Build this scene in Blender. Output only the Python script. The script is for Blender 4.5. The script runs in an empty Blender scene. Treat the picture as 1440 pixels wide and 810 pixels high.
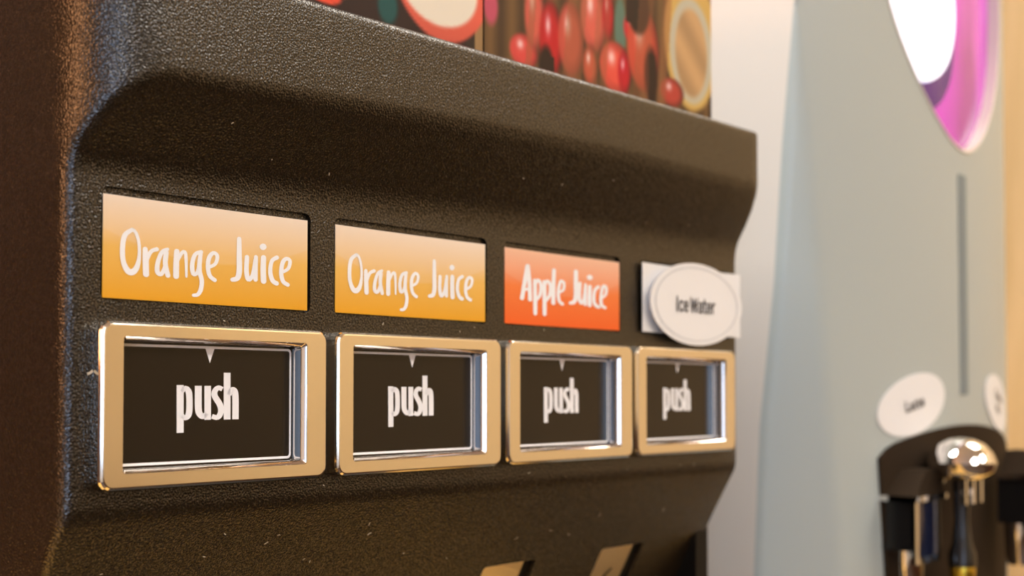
import bpy, bmesh, math, random
from mathutils import Vector, Matrix
R = random.Random(7)
sc = bpy.context.scene
COL = sc.collection

# ------------------------------------------------------------------ camera
cam = bpy.data.cameras.new('camera')
cam.lens = 45.0; cam.sensor_width = 36.0
cam.shift_y = 0.0625
cam.clip_start = 0.02
cam.dof.use_dof = True
cam.dof.focus_distance = 0.455
cam.dof.aperture_fstop = 9.5
camo = bpy.data.objects.new('camera', cam); COL.objects.link(camo)
camo.location = (-0.2223, -0.3561, 0.0040)
_yaw, _pitch = 0.7023, math.atan(58/1800)
camo.rotation_euler = (math.pi/2 + _pitch, 0, _yaw - math.pi/2)
sc.camera = camo

# ------------------------------------------------------------------ world + exposure
w = bpy.data.worlds.new('world'); sc.world = w; w.use_nodes = True
w.node_tree.nodes['Background'].inputs[0].default_value = (0.9, 0.85, 0.8, 1)
w.node_tree.nodes['Background'].inputs[1].default_value = 0.02
sc.view_settings.view_transform = 'Standard'; sc.view_settings.look = 'None'
sc.view_settings.exposure = 0.0; sc.view_settings.gamma = 1.0
sc.view_settings.use_curve_mapping = False

def lamp(name, loc, target, sx, sy, power, color):
    l = bpy.data.lights.new(name, 'AREA'); l.shape = 'RECTANGLE'; l.size = sx; l.size_y = sy
    l.energy = power; l.color = color
    o = bpy.data.objects.new(name, l); COL.objects.link(o)
    o.location = loc
    o.rotation_euler = (Vector(target) - Vector(loc)).to_track_quat('-Z', 'Y').to_euler()
    return o
CEIL = 1.42
WIN = (-2.62, -1.85, 0.25)
CEIL_LIGHTS = [(-1.3, -1.6), (1.40, -0.42), (1.25, -1.9), (0.1, -1.7), (-0.12, 0.36)]
lamp('window_daylight', (WIN[0]+0.06, WIN[1], WIN[2]), (0.0, -0.3, 0.1), 1.4, 1.3, 26, (0.50, 0.70, 1.0))
for i, (lx, ly) in enumerate(CEIL_LIGHTS):
    lamp('ceiling_panel_light', (lx, ly, CEIL-0.05), (lx, ly, -1), 0.55, 0.55, (15, 10, 14, 15, 34)[i], (1.0, 0.975, 0.94))

# ------------------------------------------------------------------ helpers
def lin(c):
    def f(v):
        v /= 255.0
        return v/12.92 if v <= 0.04045 else ((v+0.055)/1.055)**2.4
    return tuple(f(v) for v in c) + (1.0,)

def mat(name, rgb, rough=0.5, metal=0.0, coat=0.0, emit=None, strength=0.0, spec=0.5, trans=0.0):
    m = bpy.data.materials.new(name); m.use_nodes = True
    b = m.node_tree.nodes['Principled BSDF']
    b.inputs['Base Color'].default_value = lin(rgb)
    b.inputs['Roughness'].default_value = rough
    b.inputs['Metallic'].default_value = metal
    b.inputs['Coat Weight'].default_value = coat
    b.inputs['Coat Roughness'].default_value = 0.08
    b.inputs['Specular IOR Level'].default_value = spec
    b.inputs['Transmission Weight'].default_value = trans
    if emit:
        b.inputs['Emission Color'].default_value = lin(emit)
        b.inputs['Emission Strength'].default_value = strength
    return m

def nodes(m):
    nt = m.node_tree
    return nt, nt.nodes, nt.links, nt.nodes['Principled BSDF']

def add_bump(m, scale, dist, strength=1.0, detail=2.0, stretch=None, kind='noise'):
    nt, N, L, b = nodes(m)
    tc = N.new('ShaderNodeTexCoord')
    src = tc.outputs['Object']
    if stretch:
        mp = N.new('ShaderNodeMapping'); mp.inputs['Scale'].default_value = stretch
        L.new(src, mp.inputs['Vector']); src = mp.outputs['Vector']
    if kind == 'noise':
        n = N.new('ShaderNodeTexNoise'); n.inputs['Scale'].default_value = scale; n.inputs['Detail'].default_value = detail
        out = n.outputs['Fac']
    else:
        n = N.new('ShaderNodeTexVoronoi'); n.inputs['Scale'].default_value = scale
        out = n.outputs['Distance']
    L.new(src, n.inputs['Vector'])
    bp = N.new('ShaderNodeBump'); bp.inputs['Distance'].default_value = dist; bp.inputs['Strength'].default_value = strength
    L.new(out, bp.inputs['Height']); L.new(bp.outputs['Normal'], b.inputs['Normal'])
    return n

def mesh(name, verts, faces, m=None, parent=None, smooth=None, loc=None):
    me = bpy.data.meshes.new(name)
    me.from_pydata([tuple(v) for v in verts], [], faces)
    me.validate(); me.update()
    bm = bmesh.new(); bm.from_mesh(me); bmesh.ops.recalc_face_normals(bm, faces=bm.faces); bm.to_mesh(me); bm.free()
    return link(name, me, m, parent, smooth, loc)

def link(name, me, m=None, parent=None, smooth=None, loc=None):
    o = bpy.data.objects.new(name, me); COL.objects.link(o)
    if m:
        for x in (m if isinstance(m, (list, tuple)) else [m]): me.materials.append(x)
    if parent: o.parent = parent
    if loc: o.location = loc
    if smooth is not None:
        for p in me.polygons: p.use_smooth = True
        me.set_sharp_from_angle(angle=math.radians(smooth))
    return o

def empty(name, loc, label, cat, group=None, rotz=0):
    o = bpy.data.objects.new(name, None); COL.objects.link(o)
    o.location = loc; o.rotation_euler = (0, 0, rotz); o.empty_display_size = 0.02
    tag(o, label, cat, group); return o

def tag(o, label, cat, group=None):
    o['label'] = label; o['category'] = cat
    if group: o['group'] = group
    return o

def struct(o):
    o['kind'] = 'structure'; return o

def bmobj(name, bm, m=None, parent=None, smooth=None, loc=None, bevel=0.0, seg=2):
    if bevel > 0:
        es = [e for e in bm.edges if len(e.link_faces) == 2 and e.calc_face_angle(0) > 0.6]
        bmesh.ops.bevel(bm, geom=es, offset=bevel, segments=seg, affect='EDGES', clamp_overlap=True)
    bmesh.ops.recalc_face_normals(bm, faces=bm.faces)
    me = bpy.data.meshes.new(name); bm.to_mesh(me); bm.free()
    return link(name, me, m, parent, smooth, loc)

def add_box(bm, x0, x1, y0, y1, z0, z1):
    vs = [bm.verts.new((x, y, z)) for x in (x0, x1) for y in (y0, y1) for z in (z0, z1)]
    for f in ((0,1,3,2),(4,6,7,5),(0,4,5,1),(2,3,7,6),(0,2,6,4),(1,5,7,3)):
        bm.faces.new([vs[i] for i in f])
    return vs

def box(name, x0, x1, y0, y1, z0, z1, m, parent=None, bevel=0.0, seg=2, loc=None):
    bm = bmesh.new(); add_box(bm, x0, x1, y0, y1, z0, z1)
    return bmobj(name, bm, m, parent, 40 if bevel else None, loc, bevel, seg)

def lathe_bm(bm, prof, n=32, origin=(0,0,0), axis='Z'):
    rings = []
    for r, h in prof:
        ring = []
        for k in range(n):
            a = 2*math.pi*k/n
            p = (r*math.cos(a), r*math.sin(a), h)
            if axis == 'Y': p = (p[0], p[2], p[1])
            if axis == 'X': p = (p[2], p[0], p[1])
            ring.append(bm.verts.new((p[0]+origin[0], p[1]+origin[1], p[2]+origin[2])))
        rings.append(ring)
    for a, b in zip(rings, rings[1:]):
        for k in range(n):
            bm.faces.new((a[k], a[(k+1) % n], b[(k+1) % n], b[k]))
    bm.faces.new(rings[0][::-1]); bm.faces.new(rings[-1])

def lathe(name, prof, m, parent=None, n=32, origin=(0,0,0), axis='Z', smooth=35, loc=None):
    bm = bmesh.new(); lathe_bm(bm, prof, n, origin, axis)
    return bmobj(name, bm, m, parent, smooth, loc)

def rrect(x0, x1, z0, z1, r, n=5):
    pts = []
    for cx, cz, a0 in ((x1-r, z1-r, 0), (x0+r, z1-r, 90), (x0+r, z0+r, 180), (x1-r, z0+r, 270)):
        for k in range(n+1):
            a = math.radians(a0 + 90*k/n)
            pts.append((cx + r*math.cos(a), cz + r*math.sin(a)))
    return pts

def stack(name, loops, m, parent=None, smooth=35, cap0=False, cap1=False, close=False, loc=None, bm_only=False):
    """loops: list of equal-length closed 3D loops, bridged in order"""
    bm = bmesh.new()
    L = [[bm.verts.new(p) for p in lp] for lp in loops]
    seq = list(zip(L, L[1:])) + ([(L[-1], L[0])] if close else [])
    n = len(L[0])
    for a, b in seq:
        for k in range(n):
            bm.faces.new((a[k], a[(k+1) % n], b[(k+1) % n], b[k]))
    if cap0: bm.faces.new(L[0][::-1])
    if cap1: bm.faces.new(L[-1])
    return bmobj(name, bm, m, parent, smooth, loc)

def prism(name, pts, y0, y1, m, parent=None, smooth=None, loc=None):
    return stack(name, [[(x, y0, z) for x, z in pts], [(x, y1, z) for x, z in pts]], m, parent, smooth, True, True, loc=loc)

# ------------------------------------------------------------------ lettering: strokes -> flat raised print
def ribbon(bm, pts, ws, kx, y, round_ends=True, sub=4, s=0.001, oy=None):
    # Catmull-Rom resample
    P = [Vector((p[0], p[1])) for p in pts]
    if not isinstance(ws, (list, tuple)): ws = [ws]*len(P)
    Q, W = [], []
    for i in range(len(P)-1):
        p0 = P[max(i-1, 0)]; p1 = P[i]; p2 = P[i+1]; p3 = P[min(i+2, len(P)-1)]
        for k in range(sub):
            t = k/sub
            Q.append(0.5*((2*p1) + (p2-p0)*t + (2*p0-5*p1+4*p2-p3)*t*t + (3*p1-p0-3*p2+p3)*t**3))
            W.append(ws[i]*(1-t) + ws[i+1]*t)
    Q.append(P[-1]); W.append(ws[-1])
    def vert(p):
        x, z = p[0]*kx*s, p[1]*s
        return bm.verts.new((x, y(x, z) if callable(y) else y, z))
    Lf, Rt = [], []
    n = len(Q)
    for i in range(n):
        d = (Q[min(i+1, n-1)] - Q[max(i-1, 0)])
        if d.length < 1e-9: d = Vector((1, 0))
        d.normalize(); nn = Vector((-d.y, d.x))*W[i]/2
        Lf.append(Q[i]+nn); Rt.append(Q[i]-nn)
    outline_l = [vert(p) for p in Lf]; outline_r = [vert(p) for p in Rt]
    for i in range(n-1):
        bm.faces.new((outline_l[i], outline_l[i+1], outline_r[i+1], outline_r[i]))
    if round_ends:
        for c, d, wd in ((Q[0], Q[0]-Q[1], W[0]), (Q[-1], Q[-1]-Q[-2], W[-1])):
            d = d.normalized() if d.length > 1e-9 else Vector((1, 0))
            nn = Vector((-d.y, d.x)); arc = []
            for k in range(7):
                a = -math.pi/2 + math.pi*k/6
                arc.append(vert(c + d*math.cos(a)*wd/2 + nn*math.sin(a)*wd/2))
            bm.faces.new(arc)

def lettering(name, strokes, kx, y, m, parent, round_ends=True, loc=None):
    bm = bmesh.new()
    for wd, pts in strokes: ribbon(bm, pts, wd, kx, y, round_ends)
    me = bpy.data.meshes.new(name); bm.to_mesh(me); bm.free()
    for p in me.polygons:
        pass
    o = link(name, me, m, parent, None, loc)
    return o

def font_text(name, body, size, sx, m, parent, loc, rot, bold=0.0, line=1.0):
    cu = bpy.data.curves.new(name, 'FONT'); cu.body = body; cu.size = size; cu.align_x = 'CENTER'; cu.align_y = 'CENTER'
    cu.offset = bold; cu.space_line = line
    t = bpy.data.objects.new(name, cu); COL.objects.link(t)
    bpy.context.view_layer.update()
    me = bpy.data.meshes.new_from_object(t.evaluated_get(bpy.context.evaluated_depsgraph_get()))
    bpy.data.objects.remove(t); bpy.data.curves.remove(cu)
    for v in me.vertices: v.co.x *= sx
    o = link(name, me, m, parent)
    o.location = loc; o.rotation_euler = rot
    return o

# ------------------------------------------------------------------ materials
M = {}
pl = M['plastic'] = mat('black textured plastic', (27, 20, 11), 0.27, spec=0.6)
_n = add_bump(pl, 1350, 0.00026, 1.0, 0.5)
def sparkle(m):     # the grain of the moulding has glossier and duller points
    nt, N, L, b = nodes(m)
    tc = N.new('ShaderNodeTexCoord'); n = N.new('ShaderNodeTexNoise'); n.inputs['Scale'].default_value = 1500; n.inputs['Detail'].default_value = 0
    L.new(tc.outputs['Object'], n.inputs['Vector'])
    r = N.new('ShaderNodeMapRange'); r.inputs[1].default_value = .42; r.inputs[2].default_value = .68; r.inputs[3].default_value = 0.42; r.inputs[4].default_value = 1.15
    L.new(n.outputs['Fac'], r.inputs[0]); L.new(r.outputs[0], b.inputs['Specular IOR Level'])
sparkle(pl)
M['lower_plastic'] = mat('black smooth plastic', (8, 8, 8), 0.45, spec=0.25)
bz = M['bezel'] = mat('satin champagne metal', (236, 230, 218), 0.13, 1.0)
M['chrome'] = mat('bright chrome', (232, 230, 228), 0.05, 1.0)
M['inner'] = mat('polished bezel wall', (225, 218, 212), 0.07, 1.0)
M['plate'] = mat('gloss black plate', (24, 19, 15), 0.16, spec=0.4)
M['white_print'] = mat('white print', (246, 247, 252), 0.45)
M['paper'] = mat('white paper card', (236, 236, 238), 0.5)
M['grey_print'] = mat('grey print line', (172, 176, 184), 0.5)
M['black_print'] = mat('black print', (38, 36, 38), 0.5)
M['flap'] = mat('brushed tan metal', (232, 220, 200), 0.3, 1.0)
add_bump(M['flap'], 90, 0.0006, 0.5, 3, (1, 1, 6))
M['dark'] = mat('dark recess', (10, 10, 11), 0.5)
M['lint'] = mat('pale lint', (205, 195, 175), 0.8)
M['machine_grey'] = mat('pearl grey machine shell', (174, 184, 184), 0.36)
M['machine_side_lit'] = mat('warm-lit machine shell side', (216, 210, 202), 0.42)  # paler copy of the grey shell: warm light on the side put into colour
M['rim'] = mat('cream plastic rim', (228, 222, 210), 0.35)
M['slot'] = mat('grey blue groove', (120, 134, 140), 0.5)
M['tap_plate'] = mat('dark bronze panel', (50, 40, 30), 0.65, spec=0.04)
M['tap_black'] = mat('black tap plastic', (18, 17, 17), 0.25)
M['brass'] = mat('brass spout tip', (220, 190, 70), 0.25, 1.0)
M['blue_glass'] = mat('dark blue glossy cap', (16, 22, 48), 0.1)
M['glow_white'] = mat('backlit white display', (250, 250, 255), 0.3, emit=(232, 232, 255), strength=1.15)
M['magenta'] = mat('backlit magenta plastic', (150, 24, 140), 0.2, coat=0.2, emit=(206, 70, 190), strength=0.42)
M['violet'] = mat('violet shading zone', (90, 40, 120), 0.3, emit=(80, 40, 150), strength=0.25)
def noise_color(m, c0, c1, scale, stretch=(1, 1, 1), detail=4, lo=0.35, hi=0.65):
    nt, N, L, b = nodes(m)
    tc = N.new('ShaderNodeTexCoord'); mp = N.new('ShaderNodeMapping'); mp.inputs['Scale'].default_value = stretch
    n = N.new('ShaderNodeTexNoise'); n.inputs['Scale'].default_value = scale; n.inputs['Detail'].default_value = detail
    r = N.new('ShaderNodeValToRGB'); r.color_ramp.elements[0].position = lo; r.color_ramp.elements[1].position = hi
    r.color_ramp.elements[0].color = lin(c0); r.color_ramp.elements[1].color = lin(c1)
    L.new(tc.outputs['Object'], mp.inputs['Vector']); L.new(mp.outputs['Vector'], n.inputs['Vector'])
    L.new(n.outputs['Fac'], r.inputs['Fac']); L.new(r.outputs['Color'], b.inputs['Base Color'])
    return m
M['front'] = mat('warm beige paint', (238, 222, 192), 0.7)
M['wood'] = noise_color(mat('tan wood panel', (214, 184, 134), 0.45), (208, 178, 128), (222, 192, 144), 6, (1, 6, 0.6))
M['floor'] = noise_color(mat('brown plank floor', (60, 42, 26), 0.5), (54, 38, 24), (76, 54, 34), 3, (1, 8, 1))
M['counter'] = noise_color(mat('warm brown laminate', (238, 190, 104), 0.35), (230, 180, 94), (244, 200, 116), 8, (1, 6, 1))
M['cabinet'] = mat('oak cabinet', (190, 155, 105), 0.5)
M['wall'] = mat('warm white paint', (226, 216, 200), 0.8)
M['wall_left'] = mat('white paint', (232, 228, 222), 0.8)
M['wall_back'] = noise_color(mat('dark brown panelling', (72, 40, 18), 0.5), (64, 35, 15), (82, 47, 22), 5, (6, 1, .6))
M['ceiling'] = mat('white ceiling', (235, 232, 226), 0.9)
M['lamp_glow'] = mat('ceiling light diffuser', (255, 250, 240), 0.5, emit=(255, 236, 205), strength=6)
M['frame_white'] = mat('white window frame', (235, 235, 235), 0.5)
M['window_sky'] = mat('bright window pane', (200, 220, 255), 0.1, emit=(150, 190, 255), strength=1.5)
M['shade'] = mat('warm lamp shade', (255, 200, 140), 0.7, emit=(255, 176, 118), strength=5.5)
M['steel'] = mat('brushed steel', (180, 180, 182), 0.3, 1.0)
M['grate'] = mat('drip grate', (60, 60, 62), 0.4, 0.6)

def label_material(name, top, mid, bottom, h, wdt):
    m = mat(name, mid, 0.32)
    nt, N, L, b = nodes(m)
    tc = N.new('ShaderNodeTexCoord'); sp = N.new('ShaderNodeSeparateXYZ'); L.new(tc.outputs['Object'], sp.inputs[0])
    mr = N.new('ShaderNodeMapRange'); mr.inputs[1].default_value = 0; mr.inputs[2].default_value = h
    L.new(sp.outputs['Z'], mr.inputs[0])
    r = N.new('ShaderNodeValToRGB'); e = r.color_ramp.elements
    e[0].position = 0.0; e[0].color = lin(bottom); e[1].position = 1.0; e[1].color = lin(top)
    x = e.new(0.5); x.color = lin(mid)
    L.new(mr.outputs[0], r.inputs['Fac'])
    # printed gloss swoosh: paler above a shallow curve  z = h*(0.42 + 1.1*(x/w-0.5)^2)
    def mth(op, a, bb):
        n = N.new('ShaderNodeMath'); n.operation = op
        for i, v in enumerate((a, bb)):
            if isinstance(v, (int, float)): n.inputs[i].default_value = v
            else: L.new(v, n.inputs[i])
        return n.outputs[0]
    u = mth('SUBTRACT', mth('DIVIDE', sp.outputs['X'], wdt), 0.5)
    cz = mth('MULTIPLY', mth('ADD', mth('MULTIPLY', mth('MULTIPLY', u, u), 1.0), 0.42), h)
    st = N.new('ShaderNodeMapRange'); st.inputs[1].default_value = -0.0004; st.inputs[2].default_value = 0.0004
    L.new(mth('SUBTRACT', sp.outputs['Z'], cz), st.inputs[0])
    mx = N.new('ShaderNodeMix'); mx.data_type = 'RGBA'
    L.new(mth('MULTIPLY', st.outputs[0], 0.16), mx.inputs['Factor'])
    L.new(r.outputs['Color'], mx.inputs[6]); mx.inputs[7].default_value = lin(top)
    L.new(mx.outputs[2], b.inputs['Base Color'])
    return m
M['orange_label'] = label_material('orange juice label print', (244, 226, 208), (238, 188, 96), (232, 164, 30), 0.0335, 0.085)
M['red_label'] = label_material('apple juice label print', (244, 196, 168), (243, 126, 62), (240, 96, 28), 0.0337, 0.086)

def mottle(m, scale, lo, hi):
    nt, N, L, b = nodes(m)
    tc = N.new('ShaderNodeTexCoord'); n = N.new('ShaderNodeTexNoise'); n.inputs['Scale'].default_value = scale; n.inputs['Detail'].default_value = 1
    mp = N.new('ShaderNodeMapping'); mp.inputs['Scale'].default_value = (1, 1, .35)
    L.new(tc.outputs['Object'], mp.inputs['Vector']); L.new(mp.outputs['Vector'], n.inputs['Vector'])
    r = N.new('ShaderNodeMapRange'); r.inputs[1].default_value = .35; r.inputs[2].default_value = .65; r.inputs[3].default_value = lo; r.inputs[4].default_value = hi
    L.new(n.outputs['Fac'], r.inputs[0]); L.new(r.outputs[0], b.inputs['Emission Strength'])
mottle(M['magenta'], 26, .2, .75)

# ------------------------------------------------------------------ room
FLOOR = -1.26; CT = -0.36
XL, XR_, YF, YB = -2.70, 1.75, -3.20, 0.78
struct(box('floor', XL-.1, XR_+.1, YF-.1, YB+.1, FLOOR-0.08, FLOOR, M['floor']))
struct(box('ceiling', XL-.1, XR_+.1, YF-.1, YB+.1, CEIL, CEIL+0.08, M['ceiling']))
struct(box('wall_back', XL-.1, XR_+.1, YB, YB+0.1, FLOOR, CEIL, M['wall_back']))
struct(box('wall_front', XL-.1, XR_+.1, YF-0.1, YF, FLOOR, CEIL, M['front']))
struct(box('wall_right', XR_, XR_+0.1, YF, YB, FLOOR, CEIL, M['wood']))
struct(box('wall_left', XL-0.1, XL, YF, YB, FLOOR, CEIL, M['wall_left']))
struct(box('baseboard_back', XL, XR_, YB-0.012, YB, FLOOR, FLOOR+0.09, M['frame_white']))
struct(box('trim_1', XL, XR_, YF, YF+0.03, FLOOR, -0.30, M['wall_back']))
struct(box('trim_2', XR_-.03, XR_, YF+.03, YB, FLOOR, -0.36, M['wall_back']))
win = struct(box('window_1', XL, XL+0.02, WIN[1]-.35, WIN[1]+.35, WIN[2]-.7, WIN[2]+.7, M['frame_white']))
box('pane', XL+0.02, XL+0.024, WIN[1]-.3, WIN[1]+.3, WIN[2]-.65, WIN[2]+.65, M['window_sky'], win)
box('mullion', XL+0.024, XL+0.034, WIN[1]-.02, WIN[1]+.02, WIN[2]-.65, WIN[2]+.65, M['frame_white'], win)
CL = ['square ceiling light nearest the window wall', 'square ceiling light in front of the drink machines',
      'square ceiling light nearest the wood wall', 'square ceiling light farthest from the counter',
      'square ceiling light right above the juice dispenser']
for i, (lx, ly) in enumerate(CEIL_LIGHTS):
    e = empty('ceiling_light', (lx, ly, CEIL), CL[i], 'ceiling light', 'ceiling lights')
    box('housing', -.31, .31, -.31, .31, -0.03, 0, M['frame_white'], e)
    box('diffuser', -.28, .28, -.28, .28, -0.034, -0.03, M['lamp_glow'], e)
fl = empty('floor_lamp', (-1.35, 0.40, FLOOR), 'floor lamp with warm drum shade left of the counter', 'lamp')
lathe('base', [(0.0001, 0), (.15, 0), (.15, .015), (.02, .03)], M['steel'], fl)
lathe('pole', [(.012, .02), (.012, 1.6)], M['steel'], fl, 16)
lathe('shade', [(.10, 1.45), (.27, 1.45), (.25, 2.05), (.08, 2.05)], M['shade'], fl)

ct = empty('service_counter', (0.3, 0.31, FLOOR), 'warm brown laminate counter under both drink machines', 'counter')
box('worktop', -1.1, 1.35, -0.45, 0.46, 0.86, 0.90, M['counter'], ct, 0.004)
for k in range(4):
    x0 = -1.09 + k*0.61
    d = box('cupboard', x0, x0+0.60, -0.40, 0.45, 0.08, 0.86, M['cabinet'], ct)
    box('door', x0+.01, x0+.59, -0.42, -0.40, 0.10, 0.84, M['wood'], d, 0.003)
box('plinth', -1.08, 1.34, -0.36, 0.44, 0.0, 0.08, M['dark'], ct)

# ------------------------------------------------------------------ juice dispenser
JD = empty('juice_dispenser', (0.195, 0.15, CT), 'black textured juice dispenser with four push buttons on brown counter', 'dispenser')
JO = Vector((-0.195, -0.15, -CT))     # children use panel coordinates: x from first button, z from button centres
X0, X1, YBR, RL, RRT, YBACK = -0.009, 0.399, -0.012, 0.026, 0.012, 0.33

def interp(x, xs, ys):
    if x <= xs[0]: return ys[0]
    for a, b, c, d in zip(xs, xs[1:], ys, ys[1:]):
        if x <= b: return c + (d-c)*(x-a)/(b-a)
    return ys[-1]
def wedge(x, z):          # the brow is moulded slightly wedge-shaped: it rises towards the far end
    a = interp(x, [0, .39], [0, .0052])
    b = interp(x, [0, .06, .13, .18, .26, .39], [0, .003, .007, .009, .0116, .0112])
    c = interp(x, [0, .12, .35], [0, .0008, .0028])
    return z + interp(z, [-.06, -.035, .0, .071, .0785, .1045, .1435], [0, -.0015*x/.39, 0, 0, a, b, c])

def fillet(poly, rad, n=6):
    out = []
    for i, p in enumerate(poly):
        if i in (0, len(poly)-1) or rad[i] == 0: out.append(p); continue
        a = Vector(poly[i-1]) - Vector(p); b = Vector(poly[i+1]) - Vector(p); c = Vector(p)
        d = rad[i]
        p0 = c + a.normalized()*d; p2 = c + b.normalized()*d
        for k in range(n+1):
            t = k/n
            q = p0*(1-t)**2 + c*2*t*(1-t) + p2*t*t
            out.append((q.x, q.y))
    return out
SL = 0.527
def yslant(z): return 0.0064 + SL*(-0.0355 - z)
ZT = 0.1435
prof = fillet([(YBR+.0055, ZT), (YBR, ZT+.0002), (YBR, .1045), (.006, .0785), (.006, -.0350), (yslant(-.125), -.125)],
              [0, .0045, .0042, .0060, .0040, 0], 7)
pp = []
for a, b in zip(prof, prof[1:]):
    n = max(1, int(math.hypot(a[0]-b[0], a[1]-b[1])/0.006))
    for k in range(n): pp.append((a[0]+(b[0]-a[0])*k/n, a[1]+(b[1]-a[1])*k/n))
pp.append(prof[-1])
DIST = [0, .0005, .001, .002, .003, .0045, .006, .008, .010, .0125, .015, .018, .021, .025, .030, .040, .055]
def halfpath(yf, xs, r, d, sgn):
    yc = YBR + r
    a1 = math.asin(min(1, max(0, (yc-yf)/r))) if yf < yc else 0
    def path(s):
        if s < r*a1:
            a = a1 - s/r; return Vector((xs + sgn*(r - r*math.cos(a)), yc - r*math.sin(a)))
        return Vector((xs, max(yc, yf) + s - r*a1))
    P0 = path(d); Pc = path(0); P2 = Vector((Pc.x + sgn*d, yf))
    pts = [Vector((xs, YBACK))] + [path(d+q) for q in reversed(DIST)]
    for k in range(1, 7):
        t = k/6; pts.append(P0*(1-t)**2 + Pc*2*t*(1-t) + P2*t*t)
    return pts
def contour(y, z):
    l = halfpath(y, X0, RL, .0042, 1); r = halfpath(y, X1, RRT, .0042, -1)
    mid = [l[-1].lerp(r[-1], k/14) for k in range(1, 14)]
    return [(p.x, p.y, wedge(min(max(p.x, 0), .39), z)) for p in l + mid + r[::-1]]
body = stack('body', [contour(y, z) for y, z in pp], M['plastic'], None, 30, True, True)
# pockets for labels, buttons and the flap openings
LX = [.0037, .1024, .2008, .3037]; BX = [0.0, .0984, .1961, .2930]; BW, BH = .0936, .054
FX = [.1172, .2108, .3004]; FW = .0372
cbm = bmesh.new()
def cut_prism(pts, f0, f1):
    a = [cbm.verts.new(f0(x, z)) for x, z in pts]; b = [cbm.verts.new(f1(x, z)) for x, z in pts]
    n = len(pts); cbm.faces.new(a[::-1]); cbm.faces.new(b)
    for k in range(n): cbm.faces.new((a[k], a[(k+1) % n], b[(k+1) % n], b[k]))
for x in LX:
    cut_prism(rrect(x-.0006, x+.0864, .0336, .0703, .0025, 4), lambda a, z: (a, -.0105, z), lambda a, z: (a, .0075, z))
for x in BX:
    cut_prism(rrect(x+.0070, x+.0846, -.0228, .0228, .0015, 3), lambda a, z: (a, -.0105, z), lambda a, z: (a, .0100, z))
nn = Vector((0, -1, -SL)).normalized(); tt = Vector((0, SL, -1)).normalized()
def sl(x, q, h):     # point on the slanted face, q metres down from its top edge, h proud
    p = Vector((x, .0064, -.0355)) + tt*q + nn*h; return (p.x, p.y, p.z)
for x in FX:
    cut_prism(rrect(x, x+FW, .0438, .0800, .0018, 3), lambda a, q: sl(a, q, .012), lambda a, q: sl(a, q, -.0035))
bmesh.ops.recalc_face_normals(cbm, faces=cbm.faces)
cme = bpy.data.meshes.new('cutter'); cbm.to_mesh(cme); cbm.free()
cut = bpy.data.objects.new('cutter', cme); COL.objects.link(cut)
md = body.modifiers.new('cut', 'BOOLEAN'); md.operation = 'DIFFERENCE'; md.solver = 'EXACT'; md.object = cut
bpy.context.view_layer.update()
nme = bpy.data.meshes.new_from_object(body.evaluated_get(bpy.context.evaluated_depsgraph_get()))
body.modifiers.clear(); body.data = nme
bpy.data.objects.remove(cut)
if not nme.materials: nme.materials.append(M['plastic'])
for p in nme.polygons: p.use_smooth = True; p.material_index = 0
nme.set_sharp_from_angle(angle=math.radians(32))
body.parent = JD; body.location = JO

def jbox(name, *a, m=None, bevel=0.0, parent=None):
    o = box(name, *a, m, parent or JD, bevel)
    if parent is None: o.location = JO
    return o
jbox('upper_housing', .0115, .3785, .0128, YBACK-.12, .1425, .27, m=M['lower_plastic'], bevel=.003)
jbox('side_cheek', X0, X0+.012, .026, YBACK, CT+.03, -.066, m=M['lower_plastic'], bevel=.002)
jbox('side_cheek', X1-.012, X1, .026, YBACK, CT+.03, -.066, m=M['lower_plastic'], bevel=.002)
jbox('rear_housing', X0+.012, X1-.012, .13, YBACK, CT+.03, -.10, m=M['lower_plastic'])
jbox('base', X0, X1, -.05, YBACK, CT, CT+.03, m=M['lower_plastic'], bevel=.003)
tr = jbox('drip_tray', X0+.01, X1-.01, -.045, .12, CT+.03, CT+.036, m=M['grate'])
for k in range(24):
    box('slat', .012+k*.0155, .020+k*.0155, -.040, .115, CT+.036, CT+.040, M['grate'], tr)
for k in range(4):
    xc = BX[k]+BW/2
    n = lathe('nozzle', [(.016, -.105), (.016, -.14), (.009, -.155), (.009, -.175)], M['tap_black'], JD, 20, (xc, .075, 0))
    n.location = JO

# push buttons: bezel (> inner wall, plate, border, marker, lettering)
PU = [
    ([2.15, 2.15], [(26.64, 6.74), (26.77, -9.27)]),
    ([1.32, 1.65, 1.99, 1.99, 1.99, 1.65, 1.32], [(27.2, 4.59), (28.27, 5.67), (29.37, 4.43), (29.64, 0.69), (29.43, -3.05), (28.35, -4.27), (27.26, -3.51)]),
    ([2.18, 2.18, 2.01, 1.67, 1.51], [(32.42, 6.53), (32.48, -1.0), (32.97, -3.1), (34.01, -3.96), (35.19, -2.8)]),
    ([2.11, 2.11], [(35.45, 6.54), (35.53, -5.08)]),
    ([1.53, 1.62, 1.79, 1.96, 2.04, 1.96, 1.7, 1.53], [(40.31, 5.38), (39.0, 5.88), (37.87, 4.86), (37.81, 3.0), (39.53, 0.02), (39.88, -2.36), (38.83, -4.3), (36.89, -3.92)]),
    ([2.22, 2.22], [(41.83, 11.11), (41.95, -5.12)]),
    ([1.54, 1.71, 2.05, 2.14, 2.14], [(42.55, 3.42), (43.36, 5.13), (44.36, 4.79), (44.71, 2.3), (44.76, -5.09)])]
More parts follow.
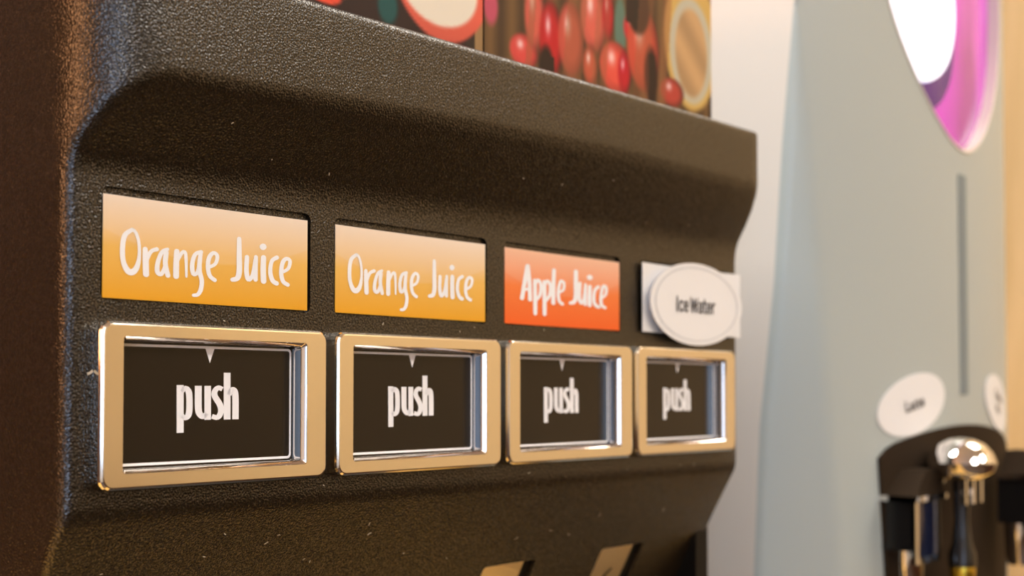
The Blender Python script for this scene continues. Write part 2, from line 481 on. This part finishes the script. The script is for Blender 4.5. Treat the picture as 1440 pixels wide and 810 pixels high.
OJ = [
    ([1.1, 1.35, 1.35, 1.35, 1.72, 1.84, 1.47, 0.92, 0.86, 0.92, 1.1], [(8.32, 22.74), (6.19, 20.63), (5.53, 16.29), (5.83, 12.06), (7.09, 9.25), (8.43, 8.89), (9.77, 10.61), (10.45, 14.37), (10.3, 18.67), (9.41, 21.83), (8.32, 22.74)]),
    ([1.36, 1.67, 1.67], [(12.18, 16.85), (12.32, 13.33), (12.52, 8.53)]),
    ([0.99, 1.11, 1.24], [(12.65, 13.06), (13.84, 16.1), (15.61, 17.17)]),
    ([1.01, 1.13, 1.26, 1.38, 1.26, 1.01, 0.88], [(18.87, 17.53), (17.18, 16.34), (15.98, 12.78), (15.89, 9.65), (17.13, 9.14), (18.23, 12.06), (18.76, 16.51)]),
    ([1.25, 1.38, 1.38], [(18.42, 16.48), (18.23, 12.69), (19.05, 8.75)]),
    ([1.52, 1.64, 1.64], [(21.73, 17.15), (21.59, 13.03), (21.56, 8.72)]),
    ([0.89, 1.01, 1.01, 0.89, 0.63], [(21.98, 14.01), (23.34, 16.88), (24.33, 16.99), (24.64, 13.97), (24.74, 8.88)]),
    ([1.16, 1.16, 1.29, 1.29, 1.03, 0.9], [(29.32, 17.79), (27.43, 16.69), (26.52, 13.2), (26.89, 10.04), (28.18, 10.8), (28.98, 15.7)]),
    ([1.16, 1.42, 1.29, 1.29, 1.16, 1.03], [(29.2, 17.78), (28.77, 11.82), (29.57, 8.03), (29.29, 4.92), (28.36, 3.12), (27.06, 2.76)]),
    ([1.03, 1.03, 1.16, 1.16, 1.29, 1.29, 1.29, 1.29], [(31.45, 12.59), (33.85, 14.12), (34.5, 16.93), (33.22, 17.89), (31.85, 16.0), (31.51, 12.73), (32.13, 9.87), (33.71, 8.52)]),
    ([1.32, 1.59, 1.72, 1.59, 1.32], [(41.63, 23.77), (41.67, 17.69), (41.71, 12.4), (41.1, 9.83), (39.48, 9.16)]),
    ([1.33, 1.46, 1.46, 1.2, 0.93], [(44.26, 17.63), (44.11, 12.62), (44.76, 9.69), (46.16, 11.35), (46.96, 16.91)]),
    ([1.21, 1.34, 1.34], [(47.27, 17.95), (47.17, 13.58), (47.19, 9.83)]),
    ([1.62, 1.75, 1.75], [(49.86, 18.02), (49.76, 13.83), (49.91, 9.53)]),
    ([2.02, 2.02], [(49.58, 21.76), (49.77, 21.92)]),
    ([1.36, 1.22, 1.36, 1.5, 1.5], [(54.46, 18.5), (52.69, 16.96), (52.18, 13.05), (52.99, 10.07), (54.39, 9.11)]),
    ([0.95, 1.09, 1.23, 1.23, 1.36, 1.36, 1.36, 1.36], [(55.83, 13.05), (58.37, 14.79), (59.03, 17.6), (57.81, 18.44), (56.48, 16.86), (55.96, 13.06), (56.65, 10.05), (58.27, 8.95)])]
AJ = [
    ([1.62, 1.62, 1.46], [(6.95, 11.63), (7.98, 18.4), (9.17, 26.29)]),
    ([1.47, 1.63, 1.63], [(9.4, 26.32), (10.07, 18.64), (10.29, 11.31)]),
    ([1.14, 1.14], [(7.91, 15.55), (10.06, 16.19)]),
    ([1.48, 1.64, 1.48], [(12.32, 20.13), (12.46, 12.34), (12.46, 5.27)]),
    ([1.15, 1.32, 1.32, 1.32, 0.99], [(12.32, 18.07), (13.68, 20.54), (14.82, 18.36), (14.44, 13.77), (12.77, 11.13)]),
    ([1.49, 1.66, 1.49], [(16.35, 20.02), (16.42, 12.73), (16.42, 5.27)]),
    ([1.16, 1.33, 1.33, 1.33, 1.0], [(16.35, 18.36), (17.74, 20.6), (18.9, 18.4), (18.59, 14.19), (16.88, 11.12)]),
    ([1.51, 1.68, 1.68], [(20.47, 25.86), (20.23, 18.12), (20.14, 10.76)]),
    ([1.01, 1.09, 1.18, 1.18, 1.34, 1.34, 1.34], [(22.34, 15.67), (24.57, 17.34), (24.73, 20.48), (23.3, 20.99), (22.34, 16.26), (22.66, 12.08), (24.08, 10.62)]),
    ([1.71, 1.88, 1.88, 1.71, 1.37], [(30.07, 26.4), (30.06, 20.06), (30.05, 14.93), (29.23, 12.12), (27.61, 11.46)]),
    ([1.37, 1.55, 1.55, 1.2, 1.03], [(31.86, 21.12), (31.52, 14.65), (32.34, 11.9), (33.5, 13.56), (34.18, 20.09)]),
    ([1.21, 1.38, 1.38], [(34.35, 20.72), (34.25, 15.36), (34.25, 11.39)]),
    ([1.56, 1.73, 1.73], [(36.27, 20.06), (36.17, 15.55), (36.17, 11.22)]),
    ([2.25, 2.25], [(36.11, 24.29), (36.36, 24.41)]),
    ([1.4, 1.31, 1.4, 1.57, 1.57], [(40.07, 20.31), (38.45, 18.22), (38.11, 13.57), (38.86, 11.46), (40.22, 10.71)]),
    ([1.05, 1.14, 1.23, 1.23, 1.4, 1.4, 1.4], [(41.26, 14.75), (43.5, 16.99), (43.68, 20.27), (42.3, 20.73), (41.26, 15.19), (41.6, 11.71), (43.14, 10.62)])]
def bolder(st, k): return [([q*k for q in w_] if isinstance(w_, list) else w_*k, p_) for w_, p_ in st]
PUB = bolder(PU, 1.02); OJ = bolder(OJ, 1.1); AJ = bolder(AJ, 1.08)
OPX0, OPX1, OPZ0, OPZ1 = .0079, .0838, -.0216, .0222
def loop(pts, y): return [(x, y, z) for x, z in pts]
def make_button():
    o = stack('push_button', [loop(rrect(0, BW, -BH/2, BH/2, .0042), .0062),
                              loop(rrect(0, BW, -BH/2, BH/2, .0042), .0016),
                              loop(rrect(.0003, BW-.0003, -BH/2+.0003, BH/2-.0003, .0040), .0007),
                              loop(rrect(.0009, BW-.0009, -BH/2+.0009, BH/2-.0009, .0036), .0001),
                              loop(rrect(.0013, BW-.0013, -BH/2+.0013, BH/2-.0013, .0033), .0),
                              loop(rrect(OPX0, OPX1, OPZ0, OPZ1, .0012), .0),
                              loop(rrect(OPX0+.0001, OPX1-.0001, OPZ0+.0001, OPZ1-.0001, .0011), .0003)],
              M['bezel'], JD, 11)
    def inset(d, y): return loop(rrect(OPX0+d, OPX1-d, OPZ0+d, OPZ1-d, .0011-d*.3), y)
    stack('inner_wall', [inset(.0001, .0003), inset(.0010, .0014), inset(.0013, .0019), inset(.0014, .0024), inset(.0014, .0088)], M['inner'], o, 20)
    prism('plate', rrect(OPX0+.0003, OPX1-.0003, OPZ0+.0003, OPZ1-.0003, .0008), .0067, .0080, M['plate'], o)
    bx0, bx1, bz0, bz1, wd = OPX0+.0022, OPX1-.0020, OPZ0+.0020, OPZ1-.0021, .00085
    stack('border_line', [loop(rrect(bx0, bx1, bz0, bz1, .0016), .00662),
                          loop(rrect(bx0+wd, bx1-wd, bz0+wd, bz1-wd, .0010), .00662)], M['white_print'], o)
    xc = (OPX0+OPX1)/2
    mesh('marker', [(xc-.0021, .00660, bz1-.0002), (xc+.0021, .00660, bz1-.0002), (xc, .00660, bz1-.0058)], [(0, 1, 2)], M['white_print'], o)
    lettering('lettering', PUB, 1.27, .00658, M['white_print'], o, False)
    return o
def dup(o, parent, loc):
    c = o.copy(); COL.objects.link(c); c.parent = parent
    if loc is not None: c.location = loc
    for ch in list(o.children): dup(ch, c, None)
    return c
b0 = make_button(); b0.location = JO
for x in BX[1:]: dup(b0, JD, JO + Vector((x, 0, 0)))

# metal flaps in the openings of the slanted face
for i, x in enumerate(FX):
    f = mesh('flap', [sl(x+.0003, .0442, -.0026), sl(x+FW-.0052, .0442, -.0026), sl(x+FW-.0052, .0798, -.0026), sl(x+.0003, .0798, -.0026),
                      sl(x+.0003, .0442, -.0034), sl(x+FW-.0052, .0442, -.0034), sl(x+FW-.0052, .0798, -.0034), sl(x+.0003, .0798, -.0034)],
             [(0,1,2,3), (4,5,6,7), (0,1,5,4), (1,2,6,5), (2,3,7,6), (3,0,4,7)], M['flap'], JD, None, JO)
    g = mesh('gap', [sl(x+FW-.0052, .0439, -.0033), sl(x+FW-.0001, .0439, -.0033), sl(x+FW-.0001, .0799, -.0033), sl(x+FW-.0052, .0799, -.0033)], [(0,1,2,3)], M['dark'], f)
    if i == 2:
        kx = x+.0165
        mesh('key_slot', [sl(kx, .0625, -.00255), sl(kx+.004, .0590, -.00255), sl(kx+.0055, .0595, -.00255), sl(kx+.003, .0630, -.00255), sl(kx+.0005, .0665, -.00255), sl(kx-.002, .0660, -.00255)],
             [(0,1,2,3,4,5)], M['dark'], f)
    # faint raised rib beside each opening
for x in (.0985, .1965, .2950):
    pass

# lint on the plastic
lb = bmesh.new()
def fleck(p, u, v, L, wd, a):
    p, u, v = Vector(p), Vector(u), Vector(v)
    d = u*math.cos(a) + v*math.sin(a); n = -u*math.sin(a) + v*math.cos(a)
    k = n*L*R.uniform(-.3, .3)
    pts = [p - d*L/2, p + k, p + d*L/2]
    top = [lb.verts.new(q + n*wd/2) for q in pts]; bot = [lb.verts.new(q - n*wd/2) for q in pts]
    for j in range(2): lb.faces.new((top[j], top[j+1], bot[j+1], bot[j]))
for _ in range(34):
    x, q = R.uniform(.0, .39), R.uniform(.003, .07)
    fleck(sl(x, q, .0003), (1, 0, 0), tt, R.uniform(.0006, .0022), R.uniform(.00012, .0003), R.uniform(0, 3.1))
for _ in range(10):
    fleck((R.uniform(.0, .39), .0057, R.choice([R.uniform(.029, .033), R.uniform(-.034, -.029)])), (1, 0, 0), (0, 0, 1), R.uniform(.0004, .0012), .00025, R.uniform(0, 3.1))
for _ in range(8):
    s_ = R.uniform(.15, .8); x = R.uniform(.02, .36)
    fleck((x, -.0105+s_*.0155-.0006, wedge(x, .1015-s_*.022)-.0012), (1, 0, 0), (0, .57, -.82), R.uniform(.0004, .0012), .00025, R.uniform(0, 3.1))
fleck((-.0012, .0045, .0106), (1, 0, 0), (0, 0, 1), .0022, .0008, .5)
lint = bmobj('lint_flecks', lb, M['lint'], JD, None, JO); lint['kind'] = 'stuff'

# fruit graphics above the brow
FR = [
    ('red_berry', 0.1005, 0.1558, 0.008, 0.0035, (225, 75, 50)),
    ('leaf', 0.1332, 0.1591, 0.0056, 0.0075, (10, 75, 75)),
    ('skin', 0.165, 0.1704, 0.028, 0.0193, (225, 95, 75)),
    ('flesh', 0.1629, 0.175, 0.0241, 0.0174, (232, 222, 205)),
    ('r', 0.1958, 0.1737, 0.0048, 0.0082, (190, 75, 100)),
    ('c', 0.2188, 0.1583, 0.0102, 0.0078, (215, 70, 65)),
    ('c', 0.2264, 0.1769, 0.0073, 0.0164, (205, 90, 75)),
    ('c', 0.2384, 0.168, 0.0086, 0.0173, (190, 20, 30)),
    ('c', 0.2535, 0.1712, 0.01, 0.0176, (200, 80, 65)),
    ('c', 0.2715, 0.1854, 0.0105, 0.0167, (215, 95, 80)),
    ('c', 0.2833, 0.1899, 0.0048, 0.0127, (190, 20, 35)),
    ('c', 0.2686, 0.1616, 0.0058, 0.0097, (190, 85, 60)),
    ('leaf', 0.2934, 0.185, 0.0049, 0.0171, (90, 120, 105)),
    ('c', 0.2897, 0.1647, 0.0135, 0.0127, (225, 80, 65)),
    ('c', 0.297, 0.1637, 0.0055, 0.0107, (190, 10, 35)),
    ('c', 0.3051, 0.1869, 0.0088, 0.008, (200, 40, 50)),
    ('c', 0.3139, 0.1786, 0.0143, 0.0212, (205, 75, 55)),
    ('dark', 0.2347, 0.154, 0.0053, 0.0099, (30, 10, 5)),
    ('dark', 0.309, 0.1993, 0.0102, 0.0138, (30, 15, 10)),
    ('dark', 0.3203, 0.1671, 0.0059, 0.014, (40, 5, 5)),
    ('y', 0.359, 0.1925, 0.0262, 0.0376, (205, 168, 92)),
    ('ring', 0.359, 0.1871, 0.021, 0.0284, (190, 185, 165)),
    ('in', 0.3589, 0.186, 0.0158, 0.0238, (186, 148, 104)),
    ('c', 0.3401, 0.1615, 0.011, 0.0075, (180, 60, 50))]
def make_graphic(x0, x1, z0, z1, nx, nz, seed):
    g = jbox('graphic_panel', x0, x1, .0101, .0128, z0, z1, m=M['lower_plastic'])
    rr = random.Random(seed)
    items = [(k, a-(.0007 if False else 0), b, c, d, e) for k, a, b, c, d, e in FR]
    for _ in range(60):   # more fruit higher up, above the frame
        col = rr.choice([(205, 30, 35), (215, 75, 65), (190, 20, 30), (225, 160, 70)])
        items.append(('c', rr.uniform(x0, x1), rr.uniform(.235, z1), rr.uniform(.008, .014), rr.uniform(.012, .02), col))
    V, F, Cc = [], [], []
    for j in range(nz+1):
        z = z0 + (z1-z0)*j/nz
        for i in range(nx+1):
            x = x0 + (x1-x0)*i/nx
            base = [70, 48, 28] if x0 > .1 else [38, 16, 16]
            if x0 > .1:
                s = 0.5+0.5*math.sin(x*420+1.3)
                base = [base[0]+40*s, base[1]+32*s, base[2]+18*s]
            elif x > .180:
                base = [150, 118, 78] if x > .1855 else [40, 28, 22]
            for kind, cx, cz, rx, rz, col in items:
                if x0 > .1 and cx < x0-.004: continue
                if x0 < .1 and cx > x1+.001: continue
                u, v = (x-cx)/rx, (z-cz)/rz
                if kind in ('skin',): v *= 1.0; u *= (1.0 + .22*(-v if v < 0 else 0))
                d = math.sqrt(u*u+v*v)
                sm = 0.06*0.02/max(rx, .004)
                a = min(1, max(0, (1.0+sm-d)/(2*sm)))
                if a <= 0: continue
                c = list(col)
                if kind == 'c':
                    ds = 1 - .55*max(0, d-.55)/.45*(0.5+0.5*u)
                    c = [q*ds for q in c]
                    hl = math.exp(-(((u+.28)/.22)**2 + ((v-.35)/.28)**2))*.7
                    c = [q + (255-q)*hl for q in c]
                elif kind == 'in':
                    k = .08*math.sin(u*3+v*5)
                    c = [q*(1-k) for q in c]
                elif kind == 'skin':
                    hl = max(0, -v-.2)*.25
                    c = [q*(1-hl*.5) for q in c]
                base = [base[q]*(1-a) + c[q]*a for q in range(3)]
            if x0 > .1:      # half-mirrored tan slivers of the print
                for ba, bb, z_hi, amt in ((.2465, .2610, .30, .45), (.2190, .2235, .30, .45), (.2755, .2805, .30, .4), (.3035, .3170, .30, .38), (.3255, .3330, .30, .5), (.2690, .2735, .30, .35)):
                    sl_ = (z-.15)*.12
                    if ba+sl_ < x < bb+sl_ and z < z_hi: base = [base[0]*(1-amt)+150*amt, base[1]*(1-amt)+92*amt, base[2]*(1-amt)+58*amt]
                for ba, bb, z_lo, z_hi in ((.2330, .2405, .14, .160), (.3185, .3245, .15, .178), (.2985, .3050, .19, .232), (.3760, .3790, .14, .165)):
                    if ba < x < bb and z_lo < z < z_hi: base = [34, 12, 8]
            V.append((x, .0099, z)); Cc.append(lin([min(255, max(0, q)) for q in base]))
    for j in range(nz):
        for i in range(nx):
            a = j*(nx+1)+i; F.append((a, a+1, a+nx+2, a+nx+1))
    me = bpy.data.meshes.new('fruit_print'); me.from_pydata(V, [], F); me.update()
    at = me.color_attributes.new('print', 'FLOAT_COLOR', 'POINT')
    at.data.foreach_set('color', [q for c in Cc for q in c])
    o = link('fruit_print', me, PRINT, g)
    return g
PRINT = mat('fruit print', (200, 60, 50), 0.45, spec=0.25)
_nt, _N, _L, _b = nodes(PRINT)
_a = _N.new('ShaderNodeAttribute'); _a.attribute_name = 'print'; _L.new(_a.outputs['Color'], _b.inputs['Base Color'])
make_graphic(.0105, .1905, .1425, .27, 230, 120, 3)
make_graphic(.1915, .3790, .1425, .27, 280, 150, 5)

# ------------------------------------------------------------------ label cards (loose cards slipped into the pockets)
def card(name, wd, h, m, bow, loc, label, cat, group=None, tilt=0.0, nx=14):
    V, F = [], []
    def yy(x): u = 2*x/wd - 1; return -bow*u*u
    for off in (0, .00035):
        for j in (0, 1):
            for i in range(nx+1):
                x = wd*i/nx; V.append((x, yy(x)+off, h*j))
    n = nx+1
    for i in range(nx):
        F += [(i, i+1, n+i+1, n+i), (2*n+i, 3*n+i, 3*n+i+1, 2*n+i+1), (i, 2*n+i, 2*n+i+1, i+1), (n+i, n+i+1, 3*n+i+1, 3*n+i)]
    F += [(0, n, 3*n, 2*n), (nx, 2*n+nx, 3*n+nx, n+nx)]
    o = mesh(name, V, F, m, None, 40, loc)
    tag(o, label, cat, group)
    return o, yy
for i, (txt, kx, m, lab) in enumerate(((OJ, 1.3, 'orange_label', 'orange card reading Orange Juice, leftmost, above the nearest push button'),
                                       (OJ, 1.3, 'orange_label', 'orange card reading Orange Juice, second from left, beside the Apple Juice card'),
                                       (AJ, 1.72, 'red_label', 'red-orange card reading Apple Juice above the third push button'))):
    wd = (.0849, .0854, .0858)[i]
    c, yy = card('flavour_label', wd, .0333, M[m], .0007, (LX[i]+.0002, .0069, .0345), lab, 'label', 'juice label cards')
    lettering('lettering', txt, kx*wd/.0849 if i < 2 else kx, (lambda x, z: yy(x) - .00015), M['white_print'], c)

# white blank card with the oval Ice Water sign on it
c, yy = card('blank_card', .0915, .0345, M['paper'], .0020, (.3034, .0058, .0346), 'blank white card behind the oval Ice Water sign', 'card')
c.rotation_euler = (0, 0, -0.02)
def oval_sign(rx, rz, rim, lines, size, sx, surf, label, cat, group=None, bold=.0):
    """surf(u, v, off) -> world point; text lies in the tangent plane at the centre"""
    N = 48
    def ring(k, off): return [surf(rx*k*math.cos(2*math.pi*j/N), rz*k*math.sin(2*math.pi*j/N), off) for j in range(N)]
    loops = [ring(.001, 0), ring(1, 0), ring(1, .0005), ring(.6, .0005), ring(.001, .0005)]
    o = stack('oval_sign', loops, M['paper'], None, 40, True, True)
    tag(o, label, cat, group)
    if rim:
        stack('rim_line', [ring(.90, .0007), ring(.885, .0007)], M['grey_print'], o)
    if not lines: return o
    # text projected onto the surface
    cu = bpy.data.curves.new('lettering', 'FONT'); cu.body = lines; cu.size = size; cu.align_x = 'CENTER'; cu.align_y = 'CENTER'; cu.offset = bold; cu.space_character = 1.12
    t = bpy.data.objects.new('lettering', cu); COL.objects.link(t); bpy.context.view_layer.update()
    me = bpy.data.meshes.new_from_object(t.evaluated_get(bpy.context.evaluated_depsgraph_get()))
    bpy.data.objects.remove(t)
    for v in me.vertices: v.co = surf(v.co.x*sx, v.co.y, .0009)
    link('lettering', me, M['black_print'], o)
    return o
def ice_surf(u, v, off):
    a = -0.02; x = .3480 + u*math.cos(a); y = .0010 + u*math.sin(a) - off + .0
    r = math.radians(-6)
    return (x, y - .0010*(u/.043)**2, .0502 + v - .06*u*.0)
ice = oval_sign(.0430, .0214, True, '', .01, 1, ice_surf, 'white oval paper sign reading Ice Water on the blank card', 'sign')
IW = [(1.3, [(1, 0), (1, 7)]),
      (1.15, [(6.6, 4.3), (5.2, 5.0), (3.8, 4.2), (3.4, 2.5), (3.8, .8), (5.2, 0), (6.6, .7)]),
      (1.15, [(8.2, 2.6), (11.6, 2.6), (11.2, 4.3), (9.9, 5.0), (8.6, 4.2), (8.2, 2.5), (8.6, .8), (10.0, 0), (11.5, .8)]),
      (1.2, [(14.6, 7), (16.2, 0)]), (1.1, [(16.2, 0), (17.9, 6.6)]), (1.2, [(17.9, 6.6), (19.6, 0)]), (1.1, [(19.6, 0), (21.2, 7)]),
      (1.15, [(22.6, 4.2), (24.0, 5.0), (25.4, 4.3), (25.6, 3.0), (25.6, 0)]), (1.1, [(25.5, 2.9), (23.4, 2.5), (22.4, 1.2), (23.3, 0), (24.7, .3), (25.5, 1.3)]),
      (1.2, [(28.2, 6.6), (28.2, 1.2), (28.9, 0), (30.0, .1)]), (1.1, [(27.0, 4.9), (30.0, 4.9)]),
      (1.15, [(31.2, 2.6), (34.6, 2.6), (34.2, 4.3), (32.9, 5.0), (31.6, 4.2), (31.2, 2.5), (31.6, .8), (33.0, 0), (34.5, .8)]),
      (1.2, [(36.4, 5.0), (36.4, 0)]), (1.15, [(36.4, 3.4), (37.2, 4.8), (38.6, 4.9)])]
_lb = bmesh.new()
for wd_, p_ in IW: ribbon(_lb, p_, wd_, 1.0, 0.0, True)
_me = bpy.data.meshes.new('lettering'); _lb.to_mesh(_me); _lb.free()
for v in _me.vertices: v.co = ice_surf((v.co.x - .0198)*.94 - .001, v.co.z - .0040, .0009)
link('lettering', _me, M['black_print'], ice)

# ------------------------------------------------------------------ coffee machine
CX, CY, CR = .6877, .5095, .52
CMO = Vector((CX, CY-.25, CT))
CM = empty('coffee_machine', CMO, 'tall pale grey bow-fronted coffee machine with magenta lit window behind the juice dispenser', 'coffee machine')
def S(s, z, off=0.0):
    a = s/CR; return Vector((CX + (CR+off)*math.sin(a), CY - (CR+off)*math.cos(a), z)) - CMO
def bez(a, b, c, n=5):
    return [a*(1-t)**2 + b*2*t*(1-t) + c*t*t for t in [k/n for k in range(n+1)]]
SX = .5035
zs = [CT+.04, -.25, -.113, -.018, .073, .164, .252, .34, .50]
YA = [.066, .060, .0532, .0484, .0376, .0309, .0243, .0232, .0232]
SB = [-.130, -.140, -.1535, -.162, -.1705, -.179, -.1875, -.188, -.188]
def cm_contour(i):
    z = zs[i]; A = Vector((SX, YA[i], z)) - CMO; B = S(SB[i], z)
    back = Vector((SX, .46, z)) - CMO
    l = [back, back.lerp(A, .5)]
    dA = min(.006, (A-B).length*.45+.0005)
    l += bez(A + (back-A).normalized()*dA, A, A + (B-A).normalized()*dA, 4)
    nB = S(SB[i] + dA, z)
    l += bez(B + (A-B).normalized()*dA, B, nB, 4)
    s0 = SB[i] + dA
    arc = [S(s0 + (-2*s0)*k/28, z) for k in range(1, 28)]
    mir = [Vector((2*(CX-CMO.x) - p.x, p.y, p.z)) for p in l[::-1]]
    return l + arc + mir
cmb = stack('shell', [cm_contour(i) for i in range(len(zs))], [M['machine_grey'], M['machine_side_lit']], CM, 50, True, True)
for p in cmb.data.polygons:
    if all(abs(cmb.data.vertices[v].co.x + CMO.x - SX) < .0003 for v in p.vertices): p.material_index = 1
box('plinth', SX+.02-CMO.x, 2*CX-SX-.02-CMO.x, .04-CMO.y, .45-CMO.y, 0, .04, M['dark'], CM)
# lit window
ZTIP = .1785
def teardrop(n=72, k=1.0):
    pts = []
    for j in range(n):
        f = 2*math.pi*j/n; cf = math.cos(f)
        s_ = .1185*math.sin(f)*(1-.33*((1+cf)/2)**4)
        pts.append((s_, ZTIP + .13*(1-cf)))
    zc = ZTIP+.13
    return [(a*k + .004, zc + (b-zc)*k) for a, b in pts]
def off_loop(k, off): return [S(a, b, off) for a, b in teardrop(72, k)]
hole = stack('cutter', [off_loop(1.004, .03), off_loop(1.004, -.0090)], None, CM, None, True, True)
bpy.context.view_layer.update()
md = cmb.modifiers.new('cut', 'BOOLEAN'); md.operation = 'DIFFERENCE'; md.solver = 'EXACT'; md.object = hole
bpy.context.view_layer.update()
nme = bpy.data.meshes.new_from_object(cmb.evaluated_get(bpy.context.evaluated_depsgraph_get()))
cmb.modifiers.clear(); cmb.data = nme; bpy.data.objects.remove(hole)
lw = stack('lit_window', [off_loop(1.0, -.0078), off_loop(.85, -.0084), off_loop(.45, -.0080), off_loop(.02, -.0070)], M['magenta'], CM, 60, False, True)
stack('rim', [off_loop(1.006, -.0086), off_loop(1.006, .0006), off_loop(.998, .0010), off_loop(.990, .0004), off_loop(.990, -.0084)], M['rim'], lw, 50)
def hw(z):
    for a, b in zip(teardrop(400)[:200], teardrop(400)[1:201]):
        if a[1] <= z <= b[1]: return a[0] + (b[0]-a[0])*(z-a[1])/max(1e-9, b[1]-a[1]) - .004
    return 0
def clipped(cs, cz, rs, rz, k, off, n=60):
    out = []
    for j in range(n):
        a = 2*math.pi*j/n; s_ = cs + rs*k*math.cos(a); z = cz + rz*k*math.sin(a)
        out.append(S(max(s_, -hw(z)+.005), z, off))
    return out
stack('display_light', [clipped(-.056, .278, .056, .058, 1, -.0060), clipped(-.056, .278, .056, .058, .98, -.0030), clipped(-.056, .278, .056, .058, .05, -.0015)], M['glow_white'], lw, 60, False, True)
stack('violet_shading', [clipped(-.048, .262, .056, .060, 1, -.0080), clipped(-.048, .262, .056, .060, .97, -.0066), clipped(-.048, .262, .056, .060, .05, -.0062)], M['violet'], lw, 60, False, True)  # darker violet shading below the display, built as a faintly glowing crescent
# groove
stack('groove', [[S(-.007, .161, o_), S(.007, .161, o_), S(.007, .003, o_), S(-.007, .003, o_)] for o_ in (-.001, .0005)], M['slot'], CM, None, True, True)
# arched dark tap panel
def tap_top(u): return -.0184 - .0150*u*u - .005*max(0, abs(u)-.9)/.1
NS, NZ = 26, 8
def tap_grid(off):
    out = []
    for jz in range(NZ+1):
        q = jz/NZ
        for i in range(NS+1):
            u = -1 + 2*i/NS; z = tap_top(u)*(1-q) - .24*q
            out.append(S(u*(.1185 - .016*min(1, max(0, -z-.03)/.2)), z, off))
    return out
V = tap_grid(.0025) + tap_grid(-.002); n1 = (NS+1)*(NZ+1); F = []
for jz in range(NZ):
    for i in range(NS):
        a = jz*(NS+1)+i; F += [(a, a+1, a+NS+2, a+NS+1), (n1+a, n1+a+NS+1, n1+a+NS+2, n1+a+1)]
rim = list(range(NS+1)) + [jz*(NS+1)+NS for jz in range(1, NZ+1)] + [NZ*(NS+1)+i for i in range(NS-1, -1, -1)] + [jz*(NS+1) for jz in range(NZ-1, 0, -1)]
F += [(a, n1+a, n1+b, b) for a, b in zip(rim, rim[1:]+rim[:1])]
tpl = mesh('tap_panel', V, F, M['tap_plate'], CM, 40)
# central lever with mushroom knob
def at_s(name, prof, s, z, off, m, parent, n=28):
    p = S(s, z, off); return lathe(name, prof, m, parent, n, tuple(p))
kn = [(.0005, .0155), (.008, .0145), (.0155, .0110), (.0205, .005), (.0228, -.001), (.0212, -.0065), (.015, -.0115), (.007, -.0130)]
lev = at_s('lever', [(.0065, -.008), (.0058, -.02), (.0048, -.04), (.0065, -.055), (.009, -.062), (.009, -.07)], -.060, -.041, .0250, M['tap_black'], CM)
at_s('knob', kn, -.060, -.041, .0250, M['chrome'], lev)
for dx in (-.0135, .0, .0135):
    p = S(-.060, -.058, .0250)
    b = bmesh.new(); add_box(b, p.x+dx-.0018, p.x+dx+.0018, p.y-.0085, p.y-.0060, p.z-.011, p.z+.008)
    bmobj('knob_strut', b, M['chrome'], lev, 40, None, .0008)
at_s('brass_tip', [(.0075, .006), (.0085, 0), (.007, -.009), (.004, -.012)], -.060, -.114, .0250, M['brass'], lev)
# side taps
def tap(s, z, off, k=1.0):
    p = S(s, z, off); bmx = bmesh.new()
    x, y, zz = p.x, p.y, p.z
    add_box(bmx, x-.022, x+.022, y-.010, y+.012, zz-.030, zz+.002)
    t = bmobj('tap', bmx, M['tap_black'], CM, 40, None, .003)
    b = bmesh.new(); add_box(b, x-.025, x+.025, y-.014, y+.012, zz+.002, zz+.0055); bmobj('tap_edge', b, M['chrome'], t, 40, None, .0012)
    # sloping dark lid
    pts = [(-.022, .0055), (.022, .0055), (.016, .022), (-.006, .022)]
    stack('tap_lid', [[(x+a, y-.012, zz+c_) for a, c_ in pts], [(x+a, y+.011, zz+c_) for a, c_ in pts]], M['tap_plate'], t, None, True, True)
    b = bmesh.new(); add_box(b, x-.0245, x-.020, y-.0125, y-.010, zz-.034, zz+.002); bmobj('tap_frame', b, M['chrome'], t, 40, None, .0008)
    b = bmesh.new(); add_box(b, x+.010, x+.0145, y-.0125, y-.010, zz-.034, zz+.002); bmobj('tap_frame', b, M['chrome'], t, 40, None, .0008)
    b = bmesh.new(); add_box(b, x-.0245, x+.0145, y-.0125, y-.010, zz-.038, zz-.034); bmobj('tap_frame', b, M['chrome'], t, 40, None, .0008)
    b = bmesh.new(); add_box(b, x-.020, x+.010, y-.0115, y-.010, zz-.034, zz+.002); bmobj('tap_window', b, M['blue_glass'], t, None)
    lathe('tap_lever', [(.003, .0055), (.003, .010), (.0075, .012), (.0082, .016), (.005, .021), (.001, .022)], M['chrome'], t, 20, (x+.026, y-.004, zz))
    lathe('spout', [(.011, -.030), (.010, -.055), (.008, -.062)], M['chrome'], t, 20, (x, y+.004, zz))
    return t
tap(-.090, -.068, .007)
tap(.052, -.060, .026)
# drip area below (out of frame)
b = bmesh.new(); p = S(0, CT+.06, .04); add_box(b, p.x-.12, p.x+.12, p.y-.05, p.y+.06, 0, .03); bmobj('drip_tray', b, M['grate'], CM, 40, None, .004)

# oval signs stuck on the coffee machine
def cm_sign(s0, z0, rot):
    def f(u, v, off):
        a = math.radians(rot); s_ = s0 + u*math.cos(a) - v*math.sin(a); z = z0 + u*math.sin(a) + v*math.cos(a)
        q = S(s_, z, off+.0004) + CMO
        return tuple(q)
    return f
oval_sign(.0425, .0200, False, 'Latte', .0105, 1.0, cm_sign(-.0765, -.0035, 12), 'white oval sign reading Latte on the grey coffee machine', 'sign', 'oval coffee signs', bold=.00025)
oval_sign(.0425, .0200, False, 'Coffee\nHot', .0095, 1.0, cm_sign(.086, -.0035, -14), 'white oval sign at the far right edge of the coffee machine', 'sign', 'oval coffee signs', bold=.0002)
